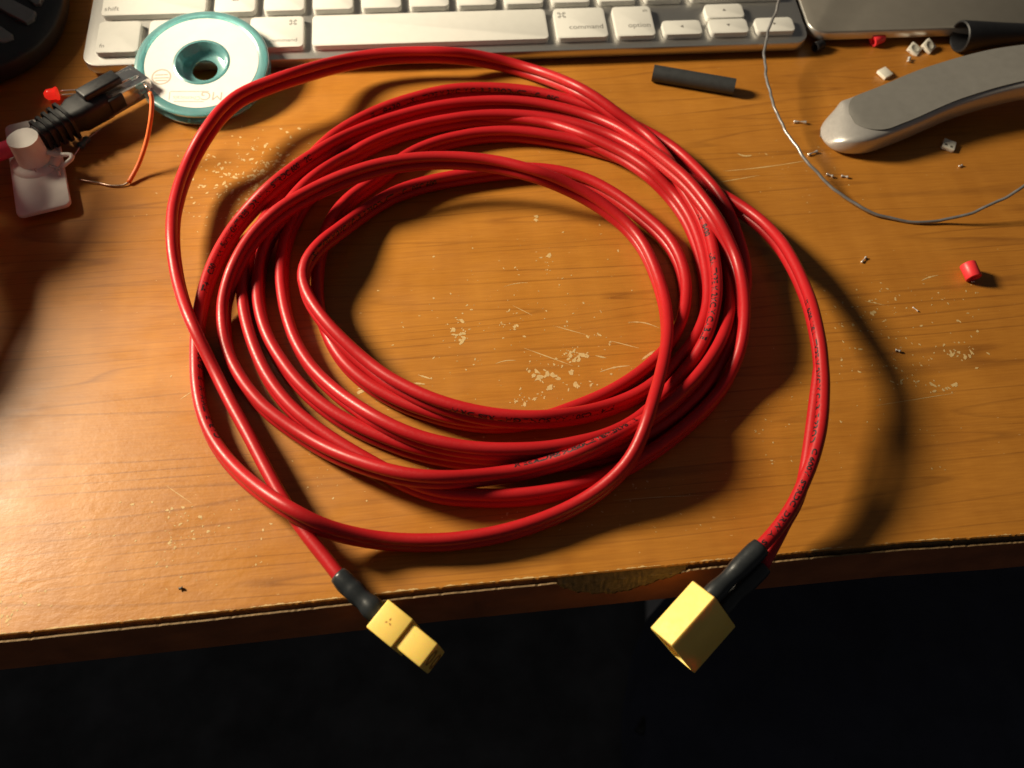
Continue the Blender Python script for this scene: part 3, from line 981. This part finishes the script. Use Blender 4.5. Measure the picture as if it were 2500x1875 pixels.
# round badge
bc = (-14.2, -6.2)
V = [on_label(bc[0] + r_ * math.cos(t), bc[1] + r_ * math.sin(t), .115) for r_ in (3.6, 2.95) for t in np.linspace(0, 6.2832, 33)[:-1]]
make('badge_ring', V, [(k, (k + 1) % 32, 32 + (k + 1) % 32, 32 + k) for k in range(32)], M['label_ink'], lab, smooth=False)
for dy, hw in ((.9, 2.3), (-.5, 2.7), (-1.7, 2.1)):
    label_bar(bc[0] - hw, bc[1] + dy, bc[0] + hw, bc[1] + dy, .55)

# ------------------------------------------------------------------ network plug on its pink cable
o0, o1 = at(102, 330, 9.0), at(240, 252, 9.5)
ax = unit(o1 - o0)
sdv = unit(np.cross(ax, (0, 0, 1)))
upv = np.cross(sdv, ax)
net = thing('network_cable', 'pink network cable ending in a clear plug with a black boot', 'cable', (o0[0], o0[1], 0))
shade_loops = []  # unseen turns of the pink cable, added to cast shade at far left
lr = random.Random(5)
for k in range(0, 300):
    t = k / 21.0 * 2 * math.pi
    rr = 32 + 14.0 * math.sin(k * .173) + 8.0 * math.sin(k * .41 + 1)
    shade_loops.append((-226 + 7 * math.sin(k * .117) + rr * .8 * math.cos(t), 186 + 9 * math.sin(k * .07 + 2) + rr * 1.25 * math.sin(t), 36 + 20 * math.cos(k * .0105) + 4.0 * math.sin(k * .31)))
P = smooth_path(shade_loops[:-8] + [at(-190, 420, 13), at(-90, 402, 10), at(0, 371, 9), at(46, 354, 8.6), o0 - ax * 1.0 - np.array([0, 0, .8]), o0 + ax * 2], 2.0)
make('cable_jacket', *tube_mesh(P, 2.9, 18), M['pink_cable'], net)
V, F = [], []
secs = [(-1.5, 7.0, 7.0), (0, 7.4, 7.4), (6, 8.4, 8.0), (12, 9.6, 8.6), (14, 11.6, 9.4), (24, 11.9, 9.6), (25, 11.2, 9.0)]
for s_, w_, h_ in secs:
    for y, z in rounded_rect(w_, h_, min(w_, h_) * .28, 4): V.append(o0 + ax * s_ + sdv * y + upv * z)
m_ = len(V) // len(secs)
for i in range(len(secs) - 1):
    for k in range(m_): F.append((i * m_ + k, i * m_ + (k + 1) % m_, (i + 1) * m_ + (k + 1) % m_, (i + 1) * m_ + k))
F.append(tuple(reversed(range(m_)))); F.append(tuple((len(secs) - 1) * m_ + k for k in range(m_)))
boot = make('boot', V, F, M['black_rubber'], net, auto=45)
for i in range(5):
    V, F = [], []
    w_ = 8.6 + i * .55
    for s_, g in ((0, 0), (.1, .55), (1.2, .55), (1.3, 0)):
        for y, z in rounded_rect(w_ + 2 * g, w_ - .4 + 2 * g, w_ * .3, 4): V.append(o0 + ax * (-.8 + i * 2.5 + s_) + sdv * y + upv * z)
    for a in range(3):
        for k in range(m_): F.append((a * m_ + k, a * m_ + (k + 1) % m_, (a + 1) * m_ + (k + 1) % m_, (a + 1) * m_ + k))
    make('rib', V, F, M['black_rubber'], boot, auto=45)
make('latch_guard', *box_mesh((15, 6.0, 3.0), .7, (o0 + ax * 25.5 + upv * 5.6, ax, sdv, upv)), M['black_rubber'], boot)
for sg in (-1, 1):
    make('side_wing', *box_mesh((6, 1.6, 5.5), .5, (o0 + ax * 27 + sdv * sg * 5.6 + upv * .5, ax, sdv, upv)), M['black_rubber'], boot)
plug = make('clear_plug', *box_mesh((20, 11.7, 6.6), .5, (o0 + ax * 31.5 - upv * .2, ax, sdv, upv)), M['clear'], net, auto=40)
make('latch_tab', *box_mesh((17, 5.4, 1.0), .35, (o0 + ax * 31 + upv * 4.6, unit(ax - upv * .12), sdv, upv)), M['clear'], net, auto=40)
for k in range(8):
    make('contact', *box_mesh((6, .45, 1.6), 0, (o0 + ax * 38.0 + sdv * (-3.57 + 1.02 * k) - upv * 2.2, ax, sdv, upv)), M['gold'], plug, smooth=False)

# ------------------------------------------------------------------ white adhesive cable mount
c4 = [at(41, 524, 4.2), at(172, 501, 4.2), at(131, 282, 4.2), at(12, 304, 4.2)]
ctr = sum(c4) / 4
mx, my = unit(c4[1] - c4[0]), unit((c4[3] + c4[2]) / 2 - (c4[0] + c4[1]) / 2)
mx = unit(mx - my * (mx @ my))
mw, ml = 17.0, float(np.linalg.norm((c4[3] + c4[2]) / 2 - (c4[0] + c4[1]) / 2))
mount = thing('cable_mount', 'white plastic cable mount with a tall post under the pink cable', 'cable mount', (ctr[0], ctr[1], 0))
mf = lambda a, b, h: ctr + mx * a + my * b + np.array([0, 0, h])
make('base_plate', *prism_mesh(rounded_rect(mw, ml, 2.2, 5), [(.2, -1.6), (0, -1.4), (0, -.25), (.25, 0)], mf), M['white_plastic'], mount, auto=50)
make('adhesive_pad', *prism_mesh(rounded_rect(mw - 4, ml - 6, 1.5, 4), [(0, -4.15), (0, -1.6)], mf), M['foam'], mount, smooth=False)
pc = at(88, 396, 4.2)
make('collar', *lathe_mesh([(0.1, 1.4), (6.0, 1.3), (7.6, .9), (8.2, 0), (8.2, -.1)], pc, (0, 0, 1), 40), M['white_plastic'], mount)
post = []
V, F = [], []
nn_, rp = 40, 5.0
cdir = unit(np.array([*(ax[:2]), 0]))
for lv in range(2):
    for k in range(nn_):
        a = 2 * math.pi * k / nn_
        x_, y_ = rp * math.cos(a), rp * math.sin(a)
        along = x_ * cdir[0] + y_ * cdir[1]
        cross = -x_ * cdir[1] + y_ * cdir[0]
        zt = 14.6 - .9 * max(0, 1 - (along / rp) ** 2) + 1.0 * abs(cross) / rp
        V.append((pc[0] + x_ * (1.06 if lv == 0 else 1), pc[1] + y_ * (1.06 if lv == 0 else 1), 4.3 if lv == 0 else zt))
V.append((pc[0], pc[1], 13.7))
for k in range(nn_):
    F.append((k, (k + 1) % nn_, nn_ + (k + 1) % nn_, nn_ + k))
    F.append((nn_ + k, nn_ + (k + 1) % nn_, 2 * nn_))
make('post', V, F, M['white_plastic'], mount, auto=50)
P = smooth_path([at(112, 372, 8), at(140, 378, 8), at(172, 378, 8), at(176, 386, 7.4), at(165, 396, 6.5), at(150, 408, 5.5)], .8)
make('strap_tail', *tube_mesh(P, .8, 8), M['white_plastic'], mount)
for a_, b_ in (((120, 404), (146, 412)), ((142, 415), (146, 428)), ((86, 412), (90, 428))):
    P = smooth_path([at(*a_, 5.6), (at(*a_, 5.6) + at(*b_, 4.6)) / 2, at(*b_, 4.5)], .6)
    make('wire_leg', *tube_mesh(P, .45, 8), M['solder'], mount)

# ------------------------------------------------------------------ small parts on the left
c = at(125, 230, 2.6)
led = thing('red_led', 'small glowing red light-emitting diode with wire legs', 'diode', (c[0], c[1], 0))
la = unit((at(155, 224, 2.6) - at(98, 232, 2.6)))
make('lens', *lathe_mesh([(0.05, -2.6), (1.1, -2.3), (1.8, -1.5), (2.0, -.5), (2.0, 1.6), (2.4, 1.6), (2.4, 2.3), (.05, 2.3)], c, la, 24), M['led'], led, auto=50)
for sg in (-1, 1):
    q = c + la * 3.3 + np.cross(la, (0, 0, 1)) * sg * 1.2
    make('lead', *tube_mesh(smooth_path([q, q + la * 6 - np.array([0, 0, .6]), q + la * 12 - np.array([0, 0, 1.6])], 1), .28, 6), M['solder'], led)

a, b = at(196, 357, 1.6), at(215, 337, 1.6)
d = unit(b - a)
res = thing('resistor', 'tiny dark teal resistor lying below the network plug', 'resistor', (a[0], a[1], 0))
make('resistor_body', *lathe_mesh([(.05, -.3), (1.1, -.2), (1.35, .5), (1.05, 1.4), (1.05, 2.8), (1.35, 3.7), (1.1, 4.5), (.05, 4.6)], a, d, 20), M['resistor'], res)
for sg, q in ((-1, a), (1, b)):
    make('lead', *tube_mesh(smooth_path([q, q + d * sg * 4 - np.array([0, 0, .8]), q + d * sg * 7 - np.array([0, 0, 1.2])], .8), .22, 6), M['solder'], res)

ow = thing('orange_wire', 'thin orange wire with a bare end standing beside the teal spool', 'wire', tuple(at(312, 448, 0)))
P = smooth_path([at(366, 226, 21), at(371, 245, 19.5), at(368, 290, 15.5), at(361, 330, 11), at(350, 370, 7), at(335, 408, 3.4), at(314, 446, .9)], 1)
make('insulation', *tube_mesh(P, .75, 10), M['orange'], ow)
P = smooth_path([at(316, 443, 1.1), at(300, 452, .6), at(270, 453, .6), at(240, 446, .6), at(225, 444, .9), at(195, 439, .9)], 1)
make('bare_end', *tube_mesh(P, .33, 8), M['copper'], ow)
P = smooth_path([at(366, 226, 21), at(360, 215, 22), at(352, 205, 22.5)], 1)
make('bare_tip', *tube_mesh(P, .4, 8), M['copper'], ow)

# ------------------------------------------------------------------ black handset-like device, top left
dv = thing('button_console', 'black rounded device with grey oblong buttons at the top left corner', 'device', (-230, 280, 0))
FL = np.array([1, 1, 0])
ol = smooth_path([at(166, -120, 10) * FL, at(158, -30, 10) * FL, at(154, 0, 10) * FL, at(143, 32, 10) * FL, at(124, 68, 10) * FL, at(91, 104, 10) * FL, at(49, 133, 10) * FL, at(0, 156, 10) * FL, at(-60, 176, 10) * FL, at(-160, 190, 10) * FL, (-268, 243, 0)], 2)[::-1]
ol = [(q[0], q[1]) for q in ol]
ol = ol + [(-268, 345)]
lift = lambda x, y: max(0, (-196 - x)) * .35
make('console_body', *prism_mesh(ol, [(3.5, 1.0), (1.2, 2.4), (.4, 4), (0, 8.6), (.3, 9.6), (1.0, 10.0)], lambda x, y, h: np.array([x, y, h + (lift(x, y) if h > 8 else 0)])), M['black_device'], dv, auto=50)

V, F = [], []
for i in range(17):
    ph = math.pi * i / 16
    for k in range(28):
        a = 2 * math.pi * k / 28
        f = lambda c: math.copysign(abs(c) ** .55, c)
        V.append((-262 + 16 * f(math.cos(a)) * f(math.sin(ph)), 276 + 66 * f(math.sin(a)) * f(math.sin(ph)), 53 + 51 * f(math.cos(ph))))
for i in range(16):
    for k in range(28): F.append((i * 28 + k, i * 28 + (k + 1) % 28, (i + 1) * 28 + (k + 1) % 28, (i + 1) * 28 + k))
make('unseen_shade_block', V, F, M['black_device'], dv)  # no real part: unseen block added out of view to shade the left


def phone_button(pts, z=10.0, h=2.2):
    ps = [at(px, py, z + h) for px, py in pts]
    c0 = sum(ps) / len(ps)
    V, F = [], []
    n_ = len(ps)
    for ins, dz in ((1.0, -h - 1.0), (1.0, -.5), (.94, 0)):
        for q in ps:
            w = c0 + (q - c0) * ins
            V.append((w[0], w[1], z + h + dz + lift(w[0], w[1])))
    for l in range(2):
        for k in range(n_): F.append((l * n_ + k, l * n_ + (k + 1) % n_, (l + 1) * n_ + (k + 1) % n_, (l + 1) * n_ + k))
    F.append(tuple(2 * n_ + k for k in range(n_)))
    make('button', V, F, M['silver_button'], dv, smooth=False)


phone_button([(-70, -18), (86, 26), (82, 42), (64, 54), (-70, 12)])
phone_button([(58, -40), (104, -8), (96, 6), (84, 8), (50, -10)])
phone_button([(-60, 62), (6, 70), (30, 82), (31, 92), (12, 100), (-60, 112)])

# ------------------------------------------------------------------ things on the right
a, b = at(1594, 178, 3.1), at(1793, 212, 3.1)
tb = smooth_path([a, (a + b) / 2, b], 2)
d = unit(b - a)
L_ = float(np.linalg.norm(b - a))
tube = make('shrink_tube', *lathe_mesh([(2.55, .6), (2.55, 0), (3.1, 0), (3.1, L_), (2.55, L_), (2.55, L_ - .6), (2.5, L_ / 2)], a, d, 32, True), M['shrink_grey'], None, loc=((a + b) / 2 * np.array([1, 1, 0])), auto=40)
tag(tube, 'short dark grey heat-shrink tube lying in front of the keyboard', 'tube')

P = smooth_path([at(*q) for q in ((1925, -120, 26), (1908, -30, 21), (1897, 20, 18), (1878, 70, 14), (1867, 120, 12), (1870, 180, 11), (1884, 240, 10), (1905, 295, 9), (1935, 345, 8), (1963, 384, 7), (2000, 428, 5), (2050, 472, 3), (2110, 510, 1.6), (2170, 532, .7), (2230, 542, .6), (2300, 538, 1.4), (2370, 520, 4), (2430, 495, 7), (2500, 455, 11), (2580, 400, 16))], 1.2)
wig = np.array([[.18 * math.sin(i * .55) + .1 * math.sin(i * 1.3), .14 * math.cos(i * .47), .1 * math.sin(i * .7)] for i in range(len(P))])
tw = make('thin_wire', *tube_mesh(P + wig, .55, 8), M['wire'], None, loc=at(2230, 542, 0))
tag(tw, 'long thin grey wire curving across the right of the desk', 'wire')

# curved silver arm
cl = smooth_path([at(2008, 318, 4.0) * np.array([1, 1, 0]), at(2090, 281, 11) * np.array([1, 1, 0]), at(2171, 252, 12.3) * np.array([1, 1, 0]), at(2307, 195, 14.8) * np.array([1, 1, 0]), at(2442, 158, 17.2) * np.array([1, 1, 0]), at(2560, 139, 19.5) * np.array([1, 1, 0]), at(2680, 127, 21.5) * np.array([1, 1, 0])], .8)
arm = thing('curved_arm', 'silver-grey curved arm with a rounded silver tip at the right edge', 'stand arm', tuple(cl[0]))
T_a = np.gradient(cl, axis=0); T_a /= np.linalg.norm(T_a, axis=1)[:, None]
sl = np.concatenate([[0], np.cumsum(np.linalg.norm(np.diff(cl, axis=0), axis=1))])
top_z = lambda s_: np.interp(s_, [0, 12, 30, 55, 75, 100, 130], [9.8, 10.2, 11.5, 14.0, 16.6, 19.5, 22])
bot_z = lambda s_: np.interp(s_, [0, 14, 24, 40, 60, 80, 130], [.1, .1, .6, 2.0, 4.2, 6.8, 10])


def arm_sec(s_, n_=28):
    """half width and (offset, height) pairs of the arm at distance s_ from its tip"""
    c_ = max(0.0, (13.0 - s_) / 13.0)
    hw = 11.4 * math.sqrt(max(.0008, 1 - c_ ** 2.1))
    zt, zb = top_z(s_) - 8.6 * c_ ** 2.4, bot_z(s_) + 1.6 * c_ ** 3
    zm, hz = (zt + zb) / 2, (zt - zb) / 2
    out = []
    for k in range(n_):
        a_ = 2 * math.pi * k / n_
        ca, sa = math.cos(a_), math.sin(a_)
        e_ = .34 if sa > 0 else .5
        out.append((hw * math.copysign(abs(ca) ** .42, ca) * (1.0 if sa > 0 else .93 + .07 * (1 + sa)), zm + hz * math.copysign(abs(sa) ** e_, sa)))
    return hw, out


V, F = [], []
ns = 28
for i in range(len(cl)):
    side = unit(np.cross(T_a[i], (0, 0, 1)))
    _, sec = arm_sec(sl[i])
    for y, z in sec: V.append(cl[i] + side * y + np.array([0, 0, z]))
for i in range(len(cl) - 1):
    for k in range(ns):
        F.append((i * ns + k, i * ns + (k + 1) % ns, (i + 1) * ns + (k + 1) % ns, (i + 1) * ns + k))
F.append(tuple(range(ns)))
make('arm_body', V, F, M['arm_silver'], arm)
V2, F2 = [], []
rows = 0
for i in range(len(cl)):
    s_ = sl[i] - 8.5
    if s_ < 0: continue
    c_ = max(0.0, (10.0 - s_) / 10.0)
    hw = 9.9 * math.sqrt(max(.002, 1 - c_ ** 2))
    side = unit(np.cross(T_a[i], (0, 0, 1)))
    cap = 8.6 * max(0.0, (13.0 - sl[i]) / 13.0) ** 2.4
    for y in np.linspace(-1, 1, 9): V2.append(cl[i] + side * hw * y + np.array([0, 0, top_z(sl[i]) - cap + .22 - .1 * y * y]))
    rows += 1
for i in range(rows - 1):
    for k in range(8): F2.append((i * 9 + k, i * 9 + k + 1, (i + 1) * 9 + k + 1, (i + 1) * 9 + k))
make('arm_inlay', V2, F2, M['arm_grey'], arm)

# black tapered sleeve
a, b = at(2342, 89, 6.2), at(2520, 77, 5.0)
d = unit(b - a)
L_ = 62.0
cone = make('tapered_sleeve', *lathe_mesh([(4.9, 14), (5.1, .4), (5.5, 0), (6.1, .3), (6.15, 1.2), (5.6, 8), (4.6, 20), (3.6, 34), (3.1, L_), (.1, L_), (.1, 14)], a, unit(d - np.array([0, 0, .02])), 40), M['black_rubber'], None, loc=tuple(a * np.array([1, 1, 0])), auto=50)
tag(cone, 'black hollow tapered sleeve behind the silver arm', 'sleeve')


def bead(name, px, py, r, ln, axis, mat, label, ri, cat, group=None):
    c = at(px, py, r)
    ax_ = unit(axis)
    o = make(name, *lathe_mesh([(ri, -ln / 2 + .2), (ri + .15, -ln / 2), (r - .15, -ln / 2), (r, -ln / 2 + .25), (r * .97, 0), (r, ln / 2 - .25), (r - .15, ln / 2), (ri + .15, ln / 2), (ri, ln / 2 - .2)], c, ax_, 22, True), mat, None, loc=(c[0], c[1], 0), auto=50)
    return tag(o, label, cat, group)


M['red_bit'] = plain('red_insulation', (.80, .035, .045), .42, .08, .8)
bead('insulation_piece', 2142, 96, 2.3, 5.0, (.75, .45, .12), M['red_bit'], 'red insulation offcut against the front of the trackpad', 1.2, 'offcut')
bead('insulation_piece', 2370, 662, 2.6, 5.4, (.25, -.95, -.18), M['red_bit'], 'red insulation offcut lying alone below the thin wire', 1.5, 'offcut')
bead('insulation_piece', 1999, 112, 2.0, 4.6, (-.75, -.6, .1), M['black_rubber'], 'short black insulation offcut by the keyboard corner', 1.0, 'offcut')


def chip(px, py, ang, tilt, label, lens=False, sz=4.6, z=1.0, mark=False):
    c = at(px, py, z)
    X = np.array([math.cos(ang), math.sin(ang), 0]); Z = unit((math.sin(tilt) * .6, -math.sin(tilt), math.cos(tilt))); X = unit(X - Z * (X @ Z)); Y = np.cross(Z, X)
    r = thing('led_chip', label, 'chip', (c[0], c[1], 0))
    make('chip_body', *box_mesh((sz, sz, 1.5), .22, (c, X, Y, Z)), M['chip_white'], r, auto=40)
    if lens:
        make('chip_lens', *lathe_mesh([(.05, .78), (1.5, .78), (1.75, .95), (1.95, .78)], c, Z, 24), M['chip_lens'], r)
    for sx in (-1, 1):
        for sy in (-1, 1):
            make('chip_pad', *box_mesh((.9, .25, .7), .03, (c + X * sx * sz * .27 + Y * sy * sz * .5 - Z * .2, X, Y, Z)), M['solder'], r, smooth=False)
    if mark:
        for k, (a_, b_) in enumerate(((-1.2, -.9), (.9, -1.0))):
            make('chip_mark', *box_mesh((.9, .8, .06), 0, (c + X * a_ + Y * b_ + Z * .78, X, Y, Z)), M['dark_mark'], r, smooth=False)


chip(2160, 179, math.radians(38), .12, 'white square chip lying flat left of the tapered sleeve', mark=False)
chip(2316, 355, math.radians(-22), .1, 'white square chip with dark marks right of the silver arm', mark=True)
chip(2232, 121, math.radians(-35), .3, 'round-lensed white chip, left one of the pair behind the silver arm', True, 4.8)
chip(2267, 113, math.radians(-40), .45, 'round-lensed white chip, right one of the pair nearest the tapered sleeve', True, 4.8, 1.9)


def crumb(px, py, ln, r, ang, label, mt='solder'):
    c = at(px, py, r)
    d = np.array([math.cos(ang), math.sin(ang), .05])
    P = smooth_path([c - d * ln / 2, c + np.array([0, 0, r * .4]) , c + d * ln / 2], .25)
    t = np.linspace(0, 1, len(P))
    rr = r * (.62 + .38 * np.cos(t * 6.28 * 1.0)) + .06
    o = make('solder_crumb', *tube_mesh(P, rr, 8), M[mt], None, loc=(c[0], c[1], 0))
    tag(o, label, 'solder')


crumb(1953, 298, 4.6, .55, -.05, 'shiny solder sliver between the thin wire and the silver arm tip')
crumb(1984, 374, 4.0, .5, .5, 'shiny solder sliver touching the thin wire near the scratches')
crumb(2026, 428, 2.4, .5, -.5, 'small solder crumb just right of the bend in the thin wire')
crumb(2062, 431, 2.4, .45, -.2, 'small solder crumb in the shadow of the thin wire')
crumb(2219, 146, 2.2, .7, 1.2, 'bright solder drop in front of the pair of round-lensed chips')
crumb(2109, 634, 3.0, .35, .9, 'thin bent solder sliver on bare desk right of the coil')
crumb(2345, 405, 1.3, .4, .5, 'tiny solder speck below the dark-marked chip')
crumb(2192, 856, 1.4, .45, -.3, 'tiny solder speck at the edge of the cable shadow')
crumb(2235, 755, 2.2, .18, -.9, 'hair-thin solder flake near the lone red offcut')
crumb(2375, 688, .9, .35, .3, 'bright solder speck touching the lone red offcut')
crumb(442, 1436, .7, .42, .4, 'tiny dark crumb alone on the bright front left of the desk', 'dark_mark')
